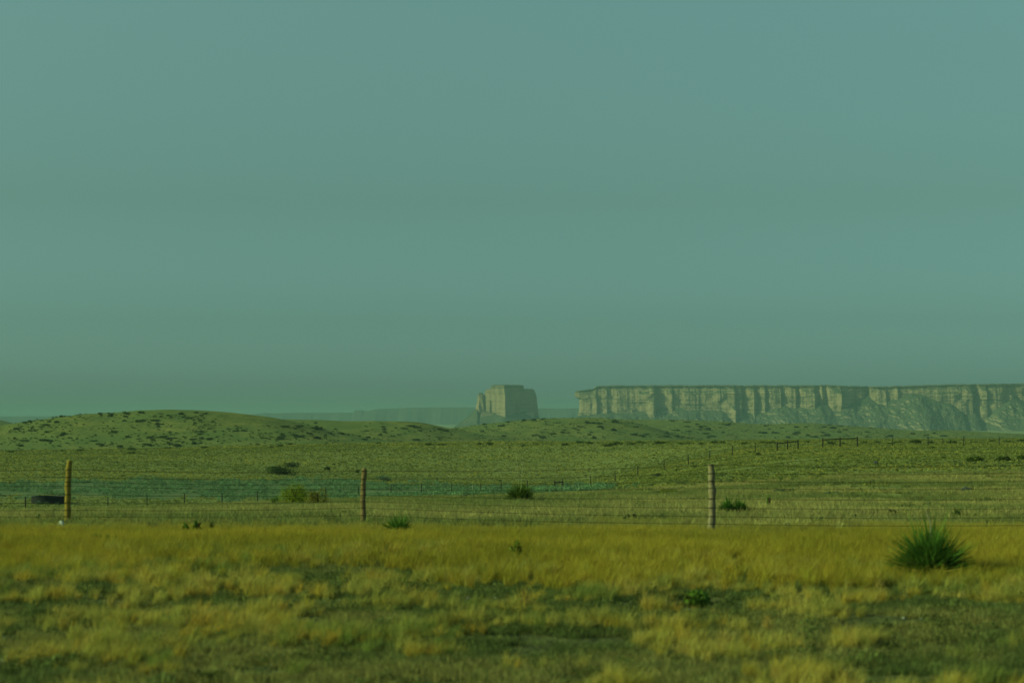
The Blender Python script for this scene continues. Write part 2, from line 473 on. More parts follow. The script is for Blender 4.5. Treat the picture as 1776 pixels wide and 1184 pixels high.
# mesa -------------------------------------------------------------
mesa_top = C((990, 684), (996.5, 682), (1001, 677.5), (1027, 674), (1034, 669.5), (1075, 668.4), (1264, 667.7), (1400, 668), (1450, 668), (1489, 669.7), (1534, 670), (1601, 667.5), (1669, 666), (1776, 664.8), (2200, 664))
mesa_tal = C((995, 722), (1004, 721.6), (1039, 716), (1058, 715), (1122, 716), (1145, 711), (1181, 708.6), (1223, 711), (1252, 714.5), (1268, 721.6), (1294, 717), (1323, 715.7), (1346, 706), (1363, 706), (1382, 708.6), (1390, 707.5),
             (1421, 701), (1446, 710), (1457, 705), (1507, 692), (1531, 697), (1547, 694), (1579, 683), (1601, 685), (1612, 692), (1646, 701), (1671, 716.5), (1687, 716), (1702, 725.6), (1725, 707.5), (1748, 694), (1763, 692), (1790, 705), (1850, 700), (1900, 712), (2000, 700), (2200, 700))
mesa_off = C((960, 0), (1000, 0), (1034, 9), (1037, 2), (1052, 9), (1055, 2), (1075, 7), (1100, 4), (1112, 10), (1133, 20), (1139, 0), (1150, 2), (1165, 11), (1168, 4), (1200, 9), (1223, 6), (1250, 13), (1272, 25), (1277, 4), (1284, 9), (1289, -9), (1293, 0), (1306, 15), (1313, -6), (1317, 0), (1325, 9),
             (1331, -3), (1334, 4), (1353, 9), (1357, -8), (1363, 0), (1378, 11), (1385, -4), (1388, 4), (1410, 20), (1420, -2), (1424, 10), (1432, 1), (1436, 10), (1455, 26), (1459, 14), (1507, -22), (1511, -2), (1535, 9), (1539, -2), (1556, 7), (1561, 0), (1600, 6), (1650, 11), (1683, 14), (1688, -12), (1694, -12), (1698, 6), (1708, 15), (1712, 4),
             (1725, 9), (1760, -12), (1776, -10), (1850, 14), (1856, -6), (1920, 10), (1930, -8), (2000, 8), (2200, 0))
def build_mesa():
    D0 = 4350.0
    cols = np.concatenate([np.linspace(-420, 0, 60, endpoint=False), np.arange(0, 1060, 0.62)])   # negative: side wall going back
    px = 1001 + np.maximum(cols, 0); back = np.maximum(-cols, 0)
    base = D0 - 0.16 * (px - 1001) * 1.3
    X0 = (px - 888) / F * base
    ztop = z_at(mesa_top(px), base) + 0.9 * fbm(px, px * 0, 14.0, 4, 45) - 0.6 * (vnoise(px / 2.2, px * 0, 46) > .8)
    ztal = z_at(mesa_tal(px), base)
    z0 = -34.0
    off = 0.78 * mesa_off(px) + 2.0 * fbm(px, px * 0, 9.0, 3, 31) + 0.6 * fbm(px, px * 0, 3.5, 2, 37)
    nz = 96
    t = np.linspace(0, 1, nz)
    G = np.zeros((len(cols), nz + 4, 3))
    for k in range(nz):
        z = z0 + (ztop - z0) * t[k]
        hrel = (ztop - z)                                  # depth below the rim
        amp = np.clip(0.35 + hrel / 22.0, 0.35, 1.25)
        strata = 1.1 * (vnoise(np.full_like(px, z.mean() / 2.1), px * 0.01, 41) - .5) * 2
        ledge = np.where(hrel < 3.0, 2.6, np.where(hrel < 7.5, -1.8, 0.0)) + np.where(hrel < 1.2, -3.0, 0)
        brk = 0.45 + 0.9 * vnoise(px / 13.0, z / 16.0, 43)
        cl = off * amp * brk + 0.16 * hrel + strata + ledge * (0.4 + 1.2 * vnoise(px / 9.0, px * 0, 47)) + 2.2 * fbm(px, z * 0.8, 7.0, 4, 51)
        # talus apron
        mean_off = np.interp(px, px, np.convolve(np.pad(off, 40, mode='edge'), np.ones(81) / 81, mode='valid'))
        gull = 11.0 * fbm(px, z * 0.5, 24.0, 4, 61) + 5.0 * fbm(px, z, 7.0, 3, 67)
        tl = mean_off + 0.16 * (ztop - ztal) + (ztal - z) * (1.25 + 0.25 * vnoise(px / 40, z / 30, 71)) + gull * sstep(0, 10, ztal - z)
        out = np.maximum(cl, tl)
        side = back > 0
        # left side wall: x from the front-left corner; talus spreads to the left there too
        lefty = z_at(mesa_top(1001), base)
        yrow = 725 - (z - CAMZ) / base * F
        lip = np.interp(yrow, [674, 677, 680, 684, 689, 692, 696, 712, 720, 724, 750], [1007, 1001, 997.5, 996.5, 999, 1004, 1005, 1004.5, 1002, 998, 972])
        xw = np.where(cols < 40, (lip - 1001) * np.clip(1 - cols / 40.0, 0, 1), 0) if True else 0
        xw = np.where(side, (lip - 1001) + 2.0 * fbm(back, z * 2, 30.0, 3, 81) * np.clip(back / 25.0, 0, 1) + back * 0.42, xw)
        G[:, k, 0] = X0 + xw * 1.31
        rnd = np.where(cols < 8, (1 - np.clip(cols, 0, 8) / 8.0) ** 2 * 9.0, 0)
        G[:, k, 1] = base - np.where(side, 0.0, 1.0) * (out - rnd) - np.where(side, out[60] - 9.0, 0) + back
        G[:, k, 2] = z
    for e, (bk, up) in enumerate(((6, 0.3), (30, 0.8), (120, 0.2), (700, -6))):
        G[:, nz + e, 0] = G[:, nz - 1, 0] * (1 + bk / 4350.0) + np.where(cols < 30, bk * .06, 0)
        G[:, nz + e, 1] = G[:, nz - 1, 1] + bk
        G[:, nz + e, 2] = G[:, nz - 1, 2] + up + 0.5 * (vnoise(px / 2.0, px * 0 + e, 91) - .5)
    # the side wall keeps its own rim: pull the plateau over it
    return grid_mesh("mesa", G)
V, T = build_mesa()
mesa = tag(link("mesa", mk_mesh("mesa", V, T), M_ROCK), kind='structure')

# butte -------------------------------------------------------------
def build_butte():
    D0 = 4600.0; s = D0 / F
    zy = lambda y: float(z_at(y, D0))
    xL = C((666, 853), (669.5, 852), (673.9, 853), (674.1, 850), (676, 845), (681, 842.5), (685, 840.5), (687, 835), (688, 830.5), (700, 829), (711, 827.5), (745, 825))
    xR = C((666, 906), (668.7, 908), (673.9, 908), (674.1, 923), (676, 926), (687, 930.5), (700, 931.5), (714, 933), (721, 934), (745, 938))
    poly = np.array([(0.0, 22), (0.16, -8), (0.30, -26), (0.455, -52), (0.60, -34), (0.80, -12), (1.0, 12), (0.97, 60), (0.6, 95), (0.2, 85), (0.0, 22)], float)
    seg = np.linspace(0, 1, 420)
    cum = np.concatenate([[0], np.cumsum(np.hypot(np.diff(poly[:, 0]) * 150, np.diff(poly[:, 1])))]); cum /= cum[-1]
    fx = np.interp(seg, cum, poly[:, 0]); fy = np.interp(seg, cum, poly[:, 1])
    ys = np.concatenate([np.linspace(745, 674.2, 80), np.linspace(673.8, 668.2, 12)])
    g = Geo(); Gm = []
    for y in ys:
        l, r = xL(y), xR(y)
        z = zy(y)
        flute = 3.0 * (fbm(seg * 260, seg * 0 + y * 0.15, 14.0, 5, 101)) - 3.0 * (vnoise(seg * 55, seg * 0 + y * .04, 102) > .82) + 1.0 * (vnoise(seg * 0 + y / 1.6, seg * 3, 103) - .5)
        cap = 1.0 if y >= 674 else 0.90
        l0 = 829.5 + 3.0 * (711 - y) / 40.0 * 0.6; r0 = float(xR(max(y, 676)))
        hx = (np.clip(l0 + (r0 - l0) * fx, l, r) - 888) * s
        cx = ((l + r) / 2 - 888) * s
        dx = hx - cx; dyy = fy * cap * (0.92 + 0.12 * (y - 668) / 60)
        rr = np.hypot(dx, dyy) + 1e-6
        k = 1 + flute * (1.8 if y > 674 else 1.0) / rr
        edge = (fx < 0.04) | (fx > 0.96)
        Gm.append(np.stack([cx + dx * np.where(edge, 1 + (k - 1) * .4, k), D0 + dyy * k, np.full_like(dx, z)], -1))
    # summit
    last = Gm[-1].copy(); cen = last.mean(0)
    for q, up in ((0.8, 1.2), (0.4, 1.9), (0.02, 2.0)):
        a = cen + (last - cen) * q; a[:, 2] = last[0, 2] + up + 0.5 * (vnoise(seg * 40, seg * 0 + q * 9, 111) - .5); Gm.append(a)
    V, T = grid_mesh("b", np.array(Gm)); Tt = np.concatenate([T[:, [0, 2, 1]], T[:, [0, 3, 2]]])
    g.add(V, Tt)
    # detached spire on the left shoulder
    P = [((834.5 - 888) * s + 1.5, D0 + 6, zy(730)), ((834.5 - 888) * s, D0 + 4, zy(705)), ((834.0 - 888) * s, D0 + 2, zy(692)), ((833.5 - 888) * s, D0, zy(684)), ((833.8 - 888) * s, D0, zy(681))]
    g.tube(P, [14, 11.5, 8.6, 6.4, 3.0], seg=14, jitter=0.35)
    # talus apron as a height field round the foot
    cx = (881 - 888) * s
    xs = np.linspace(cx - 190, cx + 190, 170); yy = np.linspace(D0 - 190, D0 + 190, 150)
    X, Y = np.meshgrid(xs, yy, indexing='ij')
    ring = np.stack([((l0 + (r0 - l0) * fx) - 888) * s for l0, r0 in ((827, 933),)], 0)[0]
    dist = np.full(X.shape, 1e9); lev = np.zeros(X.shape)
    lv = C((0.0, 711), (0.10, 709.5), (0.30, 717), (0.455, 721), (0.60, 717), (0.76, 712), (0.9, 715), (1.0, 722))
    fpx = ring[::6]; fpy = fy[::6]; lvl = np.array([zy(float(lv(v))) for v in fx[::6]])
    best = np.full(X.shape, -1e9)
    for a, b, c_ in zip(fpx, fpy, lvl):
        dd = np.hypot(X - a, Y - (D0 + b))
        best = np.maximum(best, c_ - dd * 0.72)
    inside = (np.abs(X - cx) < 62) & (np.abs(Y - D0 - 30) < 55)
    best = np.where(inside, np.maximum(best, zy(715)), best)
    best = best + 2.0 * fbm(X, Y, 22, 4, 121) - 0.5
    # lit spur running down to the left
    best = np.maximum(best, np.maximum(zy(707) - 0.90 * np.abs(X - (828 - 888) * s) - 0.62 * np.abs(Y - (D0 + 4)), -60) + 1.0 * fbm(X, Y, 12, 3, 131))
    V, T = grid_mesh("t", np.stack([X, Y, np.maximum(best, -40)], -1))
    g.add(V, np.concatenate([T[:, [0, 1, 2]], T[:, [0, 2, 3]]]))
    return g.mesh("butte")
butte = tag(link("butte", build_butte(), M_ROCK), kind='structure')

# far ridge ---------------------------------------------------------
ridge_top = C((-600, 724), (0, 722), (120, 721), (430, 719), (458, 716), (552, 715.5), (612, 715.3), (616, 711), (628, 711), (632, 714.2), (653, 709), (700, 707), (742, 706), (826, 706), (934, 707.5), (1003, 708), (1200, 709), (1776, 712), (2400, 716))
def build_ridge():
    D0 = 8600.0
    px = np.arange(-500, 2300, 1.3)
    zt = z_at(ridge_top(px), D0) + 1.2 * fbm(px, px * 0, 20, 3, 141)
    rows = []
    for t in np.linspace(0, 1, 40):
        z = -45 + (zt + 45) * t
        out = (1 - t) ** 1.1 * 280 + 80 * fbm(px, px * 0 + t * 2.0, 34.0, 4, 151) * (0.3 + np.sin(np.pi * min(1, t * 1.1)) * .9)
        rows.append(np.stack([(px - 888) / F * D0, D0 - out, z], -1))
    for bk in (60, 400, 1500):
        r = rows[39].copy(); r[:, 1] += bk; r[:, 2] -= bk * 0.01; rows.append(r)
    return grid_mesh("r", np.stack(rows, 1))
V, T = build_ridge()
tag(link("distant_ridge", mk_mesh("distant_ridge", V, T, smooth=True), M_RIDGE), kind='structure')

# ------------------------------------------------------------------ foliage prototypes (numpy)
def blade_tuft(nb, height, spread, width, lean=0.5, droop=0.3, seed=0, hue=0.25, narrow_base=0.35):
    r = np.random.default_rng(seed)
    az = r.uniform(0, 2 * np.pi, nb); ln = np.abs(r.normal(0, lean, nb)); L = height * r.uniform(0.55, 1.1, nb)
    bx = r.normal(0, spread * narrow_base, nb); by = r.normal(0, spread * narrow_base, nb)
    dx, dy = np.cos(az), np.sin(az)
    fa = r.uniform(0, 2 * np.pi, nb); wx, wy = np.cos(fa) * width / 2, np.sin(fa) * width / 2
    V = np.zeros((nb, 5, 3))
    s1 = np.sin(np.minimum(ln, 1.5)); c1 = np.cos(np.minimum(ln, 1.5))
    s2 = np.sin(np.minimum(ln + droop, 1.9)); c2 = np.cos(np.minimum(ln + droop, 1.9))
    mx, my, mz = bx + dx * s1 * L * .5, by + dy * s1 * L * .5, c1 * L * .5
    tx, ty, tz = mx + dx * s2 * L * .5, my + dy * s2 * L * .5, mz + c2 * L * .5
    V[:, 0] = np.stack([bx - wx, by - wy, 0 * bx - 0.02], -1); V[:, 1] = np.stack([bx + wx, by + wy, 0 * bx - 0.02], -1)
    V[:, 2] = np.stack([mx - wx * .8, my - wy * .8, mz], -1); V[:, 3] = np.stack([mx + wx * .8, my + wy * .8, mz], -1)
    V[:, 4] = np.stack([tx, ty, tz], -1)
    b = np.arange(nb)[:, None] * 5
    T = np.concatenate([b + [0, 1, 3], b + [0, 3, 2], b + [2, 3, 4]])
    h = np.repeat(r.uniform(1 - hue, 1 + hue, nb), 5)
    return V.reshape(-1, 3), T, h

def leaf_clump(nl, rx, rz, size, seed=0, hue=0.3, lumps=5, twig=0):
    r = np.random.default_rng(seed)
    c = np.stack([r.uniform(-.6, .6, lumps) * rx, r.uniform(-.6, .6, lumps) * rx, r.uniform(0.25, 0.6, lumps) * rz], -1)
    rad = r.uniform(0.4, 0.65, lumps)
    k = r.integers(0, lumps, nl)
    d = r.normal(0, 1, (nl, 3)); d /= np.linalg.norm(d, axis=1)[:, None]
    q = r.uniform(0.55, 1.0, nl)[:, None]
    p = c[k] + d * q * rad[k][:, None] * np.array([rx, rx, rz])
    p[:, 2] = np.abs(p[:, 2]) * 0.95
    a = r.normal(0, 1, (nl, 3)); a /= np.linalg.norm(a, axis=1)[:, None]
    b = np.cross(a, d); b /= (np.linalg.norm(b, axis=1)[:, None] + 1e-6)
    sz = size * r.uniform(0.6, 1.3, nl)[:, None]
    V = np.stack([p - a * sz * .5, p + a * sz * .5, p + b * sz * .9], 1)
    T = np.arange(nl * 3).reshape(-1, 3)
    h = np.repeat(r.uniform(1 - hue, 1 + hue, nl), 3)
    return V.reshape(-1, 3), T, h

def scatter(name, protos, pos, scl, col, sclz=None, mesh_only=False, wind=None):
    """joins many transformed copies of the prototypes in ONE mesh (stuff)"""
    n = len(pos); r = np.random.default_rng(abs(hash(name)) % 1000 if False else len(name) * 7)
    kk = r.integers(0, len(protos), n); rot = r.uniform(0, 2 * np.pi, n)
    sclz = scl if sclz is None else sclz
    Vs, Ts, Cs, off = [], [], [], 0
    for k, (V, T, h) in enumerate(protos):
        idx = np.nonzero(kk == k)[0]
        if not len(idx): continue
        c, s = np.cos(rot[idx]), np.sin(rot[idx])
        X = (V[None, :, 0] * c[:, None] - V[None, :, 1] * s[:, None]) * scl[idx, None]
        Y = (V[None, :, 0] * s[:, None] + V[None, :, 1] * c[:, None]) * scl[idx, None]
        Z = V[None, :, 2] * sclz[idx, None]
        if wind is not None: X = X + wind * Z * np.abs(Z) / np.maximum(sclz[idx, None], .01)
        W = np.stack([X + pos[idx, 0, None], Y + pos[idx, 1, None], Z + pos[idx, 2, None]], -1)
        cc = np.clip(col[idx][:, None, :] * h[None, :, None], 0, 1)
        Vs.append(W.reshape(-1, 3)); Cs.append(cc.reshape(-1, 3))
        Ts.append((T[None] + (np.arange(len(idx)) * len(V))[:, None, None] + off).reshape(-1, 3)); off += len(idx) * len(V)
    return mk_mesh(name, np.concatenate(Vs), np.concatenate(Ts), np.concatenate(Cs))

def area_points(n, d0, d1, margin=1.12, p=2.0):
    """random ground points inside the view wedge; p=2 is even per square metre, lower favours near ones"""
    u = RNG.uniform(0, 1, n)
    d = (d0 ** p + u * (d1 ** p - d0 ** p)) ** (1 / p)
    x = RNG.uniform(-1, 1, n) * (0.268 * margin * d + 3.5)
    return x, d

def pick(cols, w):
    return np.array(cols)[RNG.choice(len(cols), len(w) if hasattr(w, 'shape') and w.ndim == 0 else 1, p=w)]

def jitter_col(base, n, v=0.22):
    b = np.broadcast_to(np.asarray(base, float), (n, 3))
    return b * RNG.uniform(1 - v, 1 + v, (n, 1)) * RNG.uniform(0.93, 1.07, (n, 3))

STRAW = (0.47, 0.38, 0.095); GOLD = (0.40, 0.31, 0.045); OLIVE = (0.13, 0.15, 0.03); GREEN = (0.07, 0.115, 0.02); SAGE = (0.12, 0.175, 0.115)

# verge grass, 12 to 27 m: patchy clumps with bare ground between ---------
tall = [blade_tuft(46, 0.30, 0.10, 0.007, 0.30, 0.35, s) for s in range(5)]
short = [blade_tuft(34, 0.085, 0.13, 0.007, 0.65, 0.4, 20 + s) for s in range(5)]
forb = [leaf_clump(60, 0.13, 0.10, 0.026, 40 + s) for s in range(4)]

cx_, cy_ = area_points(11500, 10.0, 31.0)
keep = 0.3 * fbm(cx_, cy_, 4.0, 3, 205) + fbm(cx_, cy_, 0.8, 2, 206) > 0.13
cx_, cy_ = cx_[keep], cy_[keep]
per = RNG.integers(1, 6, len(cx_)); size = RNG.uniform(.35, 1.0, len(cx_)) ** 1.2
tone = np.clip(sstep(-0.35, 0.45, fbm(cx_, cy_, 2.2, 3, 211) + 0.1) + RNG.normal(0, .35, len(cx_)), 0, 1)
ix = np.repeat(np.arange(len(cx_)), per)
x = cx_[ix] + RNG.normal(0, 0.13, len(ix)) * size[ix]; y = cy_[ix] + RNG.normal(0, 0.13, len(ix)) * size[ix]
tn = tone[ix][:, None]
col = jitter_col(STRAW, len(x), .15) * tn + jitter_col((0.21, 0.24, 0.06), len(x), .25) * (1 - tn)
org = (RNG.uniform(0, 1, len(cx_)) < .22)[ix][:, None]
col = np.where(org, jitter_col((0.44, 0.325, 0.06), len(x), .15), col)
sc1 = RNG.uniform(0.6, 1.05, len(x)) * size[ix]
tag(link("grass", scatter("grass", tall, np.stack([x, y, H(x, y)], -1), sc1, col, wind=0.4), M_LEAF), 'feathery straw coloured grass clumps in the near verge', 'grass', kind='stuff')

x, y = area_points(66000, 10.0, 31.0)
keep = fbm(x, y, 0.7, 3, 221) > -0.22
x, y = x[keep], y[keep]
w = np.clip(sstep(-0.3, 0.3, fbm(x, y, 2.2, 3, 225)) + RNG.normal(0, .2, len(x)), 0, 1)[:, None]
col = jitter_col((0.115, 0.145, 0.05), len(x), .4) * w + jitter_col((0.27, 0.245, 0.085), len(x), .35) * (1 - w)
tag(link("grass", scatter("grass short", short, np.stack([x, y, H(x, y)], -1), RNG.uniform(.6, 1.3, len(x)), col), M_LEAF), 'short olive grass covering the near verge between the clumps', 'grass', kind='stuff')

x, y = area_points(14000, 10.5, 34.0)
keep = fbm(x, y, 0.5, 3, 231) > 0.16
x, y = x[keep], y[keep]
col = jitter_col((0.135, 0.155, 0.05), len(x), .35) 
tag(link("ground_cover", scatter("forbs", forb, np.stack([x, y, H(x, y)], -1), RNG.uniform(.5, 1.3, len(x)), col), M_LEAF), 'low grey green leafy plants scattered through the near verge', 'ground cover', kind='stuff')

# golden tall grass along the fence, 26 to 40 m ----------------------------
def gold_edge(x): return 27.5 + 5.0 * fbm(x, x * 0, 3.0, 3, 241)
x, y = area_points(52000, 23.0, 46.0)
ge = sstep(-5.0, 3.0, y - gold_edge(x) + 3 * fbm(x, y, 1.5, 2, 243)) * (1 - sstep(33.0, 45.0, y + 3.0 * fbm(x, y, 2.5, 3, 245)))
keep = RNG.uniform(0, 1, len(x)) < ge
x, y = x[keep], y[keep]
w = sstep(-0.25, 0.45, fbm(x, y, 2.5, 3, 251))[:, None]
col = jitter_col(GOLD, len(x), .18) * (1 - .5 * w) + jitter_col((0.22, 0.20, 0.03), len(x), .18) * .5 * w
fd_ = sstep(31.0, 41.0, y + 1.5 * fbm(x, y, 2.0, 2, 247))[:, None]
col = col * (1 - fd_) + jitter_col((0.31, 0.285, 0.085), len(x), .2) * fd_
tag(link("grass", scatter("grass gold band", tall, np.stack([x, y, H(x, y)], -1), RNG.uniform(.6, 1.0, len(x)) * (1 - .45 * sstep(30, 36, y)), col, wind=0.3), M_LEAF), 'tall golden grass in a dense band along the wire fence', 'grass', kind='stuff')

# pale olive grass beyond the fence, 39 to 110 m ---------------------------
mid = [blade_tuft(26, 0.22, 0.22, 0.016, 0.6, 0.4, 60 + s) for s in range(5)]
x, y = area_points(70000, 35.0, 115.0, p=1.6)
keep = (fbm(x, y, 2.5, 3, 261) > -0.15) & (RNG.uniform(0, 1, len(x)) < sstep(34, 41, y))
x, y = x[keep], y[keep]
w = sstep(-0.3, 0.3, fbm(x, y, 7.0, 3, 265))[:, None]
col = jitter_col((0.35, 0.31, 0.115), len(x), .3) * w + jitter_col((0.20, 0.215, 0.075), len(x)) * (1 - w)
tag(link("grass", scatter("grass beyond", mid, np.stack([x, y, H(x, y)], -1), RNG.uniform(.6, 1.25, len(x)), col), M_LEAF), 'pale olive grass on the slope behind the near fence', 'grass', kind='stuff')

x, y = area_points(5200, 39.0, 150.0, p=1.6)
keep = fbm(x, y, 5.0, 3, 267) > 0.0
x, y = x[keep], y[keep]
tag(link("ground_cover", scatter("low clumps", [leaf_clump(36, 0.20, 0.13, 0.05, 140 + s) for s in range(4)], np.stack([x, y, H(x, y)], -1), RNG.uniform(.4, 1.4, len(x)), jitter_col((0.085, 0.12, 0.05), len(x), .35)), M_LEAF), 'low dull green clumps dotting the grass beyond the near fence', 'ground cover', kind='stuff')

# hillside tufts, 110 to 480 m ----------------------------------------------
hillt = [leaf_clump(10, 0.26, 0.17, 0.17, 80 + s, lumps=2) for s in range(6)]
x, y = area_points(190000, 85.0, 460.0, margin=1.22, p=1.15)
z = H(x, y)
keep = (sage_mask(x, y, z) < 0.4) & (fbm(x, y, 9.0, 3, 271) > -0.55)
x, y, z = x[keep], y[keep], z[keep]
w = sstep(-0.2, 0.3, fbm(x * .5, y, 11.0, 3, 275))[:, None]
q = RNG.uniform(0, 1, len(x))[:, None]
col = (jitter_col((0.33, 0.305, 0.075), len(x), .2) * w + jitter_col((0.215, 0.23, 0.06), len(x), .2) * (1 - w)) * (q > .35) + jitter_col((0.13, 0.15, 0.045), len(x), .3) * (q <= .35)
tag(link("grass", scatter("grass hillside", hillt, np.stack([x, y, z], -1), RNG.uniform(.5, 1.5, len(x)) * (0.20 + y / 620.0), col), M_LEAF), 'fine mottled grass tufts covering the hillside beyond the sage', 'grass', kind='stuff')

# sage flat -------------------------------------------------------------------
sagep = [leaf_clump(42, 0.55, 0.55, 0.15, 90 + s, lumps=4, hue=.4) for s in range(6)]
x, y = area_points(84000, 130.0, 400.0, margin=1.3)
z = H(x, y)
keep = (sage_mask(x, y, z) > RNG.uniform(0.2, 0.9, len(x))) & (fbm(x, y, 6.0, 3, 281) > -0.22)
x, y, z = x[keep], y[keep], z[keep]
print("sage", len(x))
col = jitter_col((0.14, 0.225, 0.115), len(x), .4)
tag(link("sagebrush", scatter("sage flat", sagep, np.stack([x, y, z], -1), RNG.uniform(.3, .95, len(x)), col), M_LEAF), 'blue green sagebrush filling the low flat behind the far fence', 'sagebrush', kind='stuff')

# ------------------------------------------------------------------ hill shrubs
def shrub_mesh(seed, col, n=220, rx=1.3, rz=0.75, size=0.26, lumps=6):
    V, T, h = leaf_clump(n, rx, rz, size, seed, lumps=lumps, hue=.4)
    return mk_mesh("shrub", V, T, np.clip(np.array(col)[None] * h[:, None], 0, 1))
DARK = (0.05, 0.072, 0.028)
SHR = [shrub_mesh(300 + i, DARK) for i in range(5)]
for me in SHR: me.materials.append(M_LEAF)
SHR_G = [shrub_mesh(320 + i, (0.06, 0.085, 0.02)) for i in range(4)]
for me in SHR_G: me.materials.append(M_LEAF)

PLACED = []
def place_shrub(pt, s, label, group, meshes=SHR, sz=None):
    o = bpy.data.objects.new("shrub", random.choice(meshes))
    COL.objects.link(o)
    o.location = (pt[0], pt[1], pt[2] - 0.05 * s)
    o.rotation_euler = (0, 0, random.uniform(0, 6.28))
    sz = sz or s * random.uniform(.75, 1.1)
    o.scale = (s * random.uniform(.9, 1.3), s * random.uniform(.8, 1.1), sz)
    PLACED.append((o, label, *project(pt[0], pt[1], pt[2])))
    return tag(o, label, 'shrub', group)

# photo positions: (px range, py range, count, group, label, size range)
REG = [((15, 440), (716, 775), 85, 'shrubs on the left hill', 'low dark shrub dotted on the tall rounded hill at left', (0.55, 1.3), 560),
       ((440, 800), (728, 764), 40, 'shrubs on the middle hill', 'low dark shrub on the lower hill left of the butte', (0.6, 1.5), 560),
       ((830, 1200), (725, 762), 60, 'shrubs on the central hill', 'low dark shrub on the broad hill in front of the mesa end', (0.7, 1.6), 800),
       ((1200, 1700), (734, 760), 60, 'shrubs on the right hill', 'low dark shrub on the long pale slope below the mesa cliffs', (0.8, 1.8), 800)]
rs = random.Random(5)
extra = []
for (xa, xb), (ya, yb), cnt, grp, lab, (sa_, sb_), dmin in REG:
    made = 0; tries = 0
    while made < cnt * 5 and tries < cnt * 60:
        tries += 1
        px = rs.uniform(xa, xb); py = rs.uniform(ya, yb)
        if vnoise(np.array([px / 38.0]), np.array([py / 9.0]), 501)[0] < 0.42: continue
        p = hit(px, py)
        if p is None or p[1] < dmin - 30 or p[1] > 2000: continue
        if made < cnt: place_shrub(p, rs.uniform(sa_, sb_) * (p[1] / 800.0) ** 0.5, lab, grp)
        else: extra.append((p, rs.uniform(sa_, sb_) * 0.55))
        made += 1
xr = RNG.uniform(-.30, .30, 30000); dr = RNG.uniform(540, 1750, 30000); xr = xr * dr; zr = H(xr, dr)
pxr, pyr = project(xr, dr, zr)
kk = (fbm(xr, dr, 50.0, 3, 511) > -0.12) & (vnoise(pxr / 30.0, pyr / 5.0, 503) > 0.3)
kk &= visible(xr, dr, zr, 1.5)
for a_, b_, c_ in zip(xr[kk], dr[kk], zr[kk]): extra.append(((a_, b_, c_), rs.uniform(.18, .75)))
print('scrub', len(extra))
# the many small ones as one scrub mass
pe = [leaf_clump(40, 1.0, 0.55, 0.34, 340 + i, lumps=3) for i in range(5)]
pos = np.array([e[0] for e in extra]); sc_ = np.array([e[1] for e in extra])
tag(link("scrub", scatter("scrub", pe, pos, sc_, jitter_col((0.055, 0.075, 0.028), len(pos), .3)), M_LEAF), 'small dark scrub speckling the far grassy hills', 'scrub', kind='stuff')

# clumps along the crest of the near slope
lab = 'round olive bush on the crest line of the near slope'
crest_pts = [(21, 783), (107, 781), (142, 781), (227, 779), (228, 786), (289, 777), (352, 776), (470, 775), (488, 773), (505, 770), (532, 768), (545, 769), (657, 768), (741, 771), (767, 771), (833, 770), (848, 770), (908, 773), (930, 770), (980, 771), (1008, 767), (1023, 768), (1052, 773), (1062, 772), (1073, 769),
             (1095, 770), (1110, 767), (1120, 767), (1145, 768), (1153, 767), (1180, 769), (1195, 768), (1215, 770), (1237, 768), (1252, 767), (1290, 769), (1325, 767), (1340, 768), (1402, 766), (1440, 769), (1462, 769), (1500, 767), (1520, 767), (1546, 769), (1560, 766), (1590, 767), (1615, 767), (1640, 766), (1655, 768), (1690, 766), (1720, 765), (1750, 766), (1770, 764)]
for px, py in crest_pts:
    p = hit(px, py + 1.5)
    if p and p[1] < 520: place_shrub(p, rs.uniform(0.45, 0.95), lab, 'bushes along the slope crest', SHR_G)
# clumps scattered on the near slope
lab = 'small dark tussock on the olive slope below the crest'
for i in range(70):
    px, py = rs.uniform(0, 1776), rs.uniform(776, 835)
    p = hit(px, py)
    if p and 150 < p[1] < 430 and py < sage_top(px) - 4: place_shrub(p, rs.uniform(0.16, 0.38), lab, 'tussocks on the near slope', SHR_G)

WIDE = [(70, 'by the stock tank column'), (200, 'over the yellow post'), (330, 'right of the yellow post'), (440, 'left of the broad thicket'), (575, 'over the broad thicket'), (680, 'over the middle post'), (790, 'right of the middle post'),
        (880, 'left of the central yucca'), (970, 'over the central yucca'), (1110, 'right of the central yucca'), (1210, 'left of the pale post'), (1320, 'over the pale post'), (1400, 'by the shorter rail brace'), (1500, 'by the longer rail brace'), (1650, 'over the largest yucca'), (9999, 'by the right frame edge')]
ZONES = {'shrubs on the left hill': ('left hill', [(90, 'by the left frame edge'), (170, 'over the yellow post'), (250, 'left of the summit'), (330, 'under the summit'), (9999, 'right of the summit')]),
         'shrubs on the middle hill': ('lower middle hill', [(560, 'over the broad thicket'), (680, 'over the middle post'), (9999, 'towards the butte')]),
         'shrubs on the central hill': ('central hill', [(935, 'below the butte'), (1005, 'below the gap'), (1100, 'below the mesa end'), (9999, 'left of the pale post')]),
         'shrubs on the right hill': ('right hill', [(1330, 'over the pale post'), (1480, 'behind the rail braces'), (9999, 'right of the braces')]),
         'tussocks on the near slope': ('olive slope', WIDE), 'bushes along the slope crest': ('slope crest', WIDE)}
ROWN = ['top', 'upper', 'middle', 'lower']
ORD = ['leftmost', 'second', 'third', 'fourth', 'fifth', 'sixth', 'seventh', 'eighth', 'ninth', 'tenth', 'eleventh', 'twelfth', 'thirteenth', 'fourteenth', 'fifteenth', 'sixteenth']
cells = {}
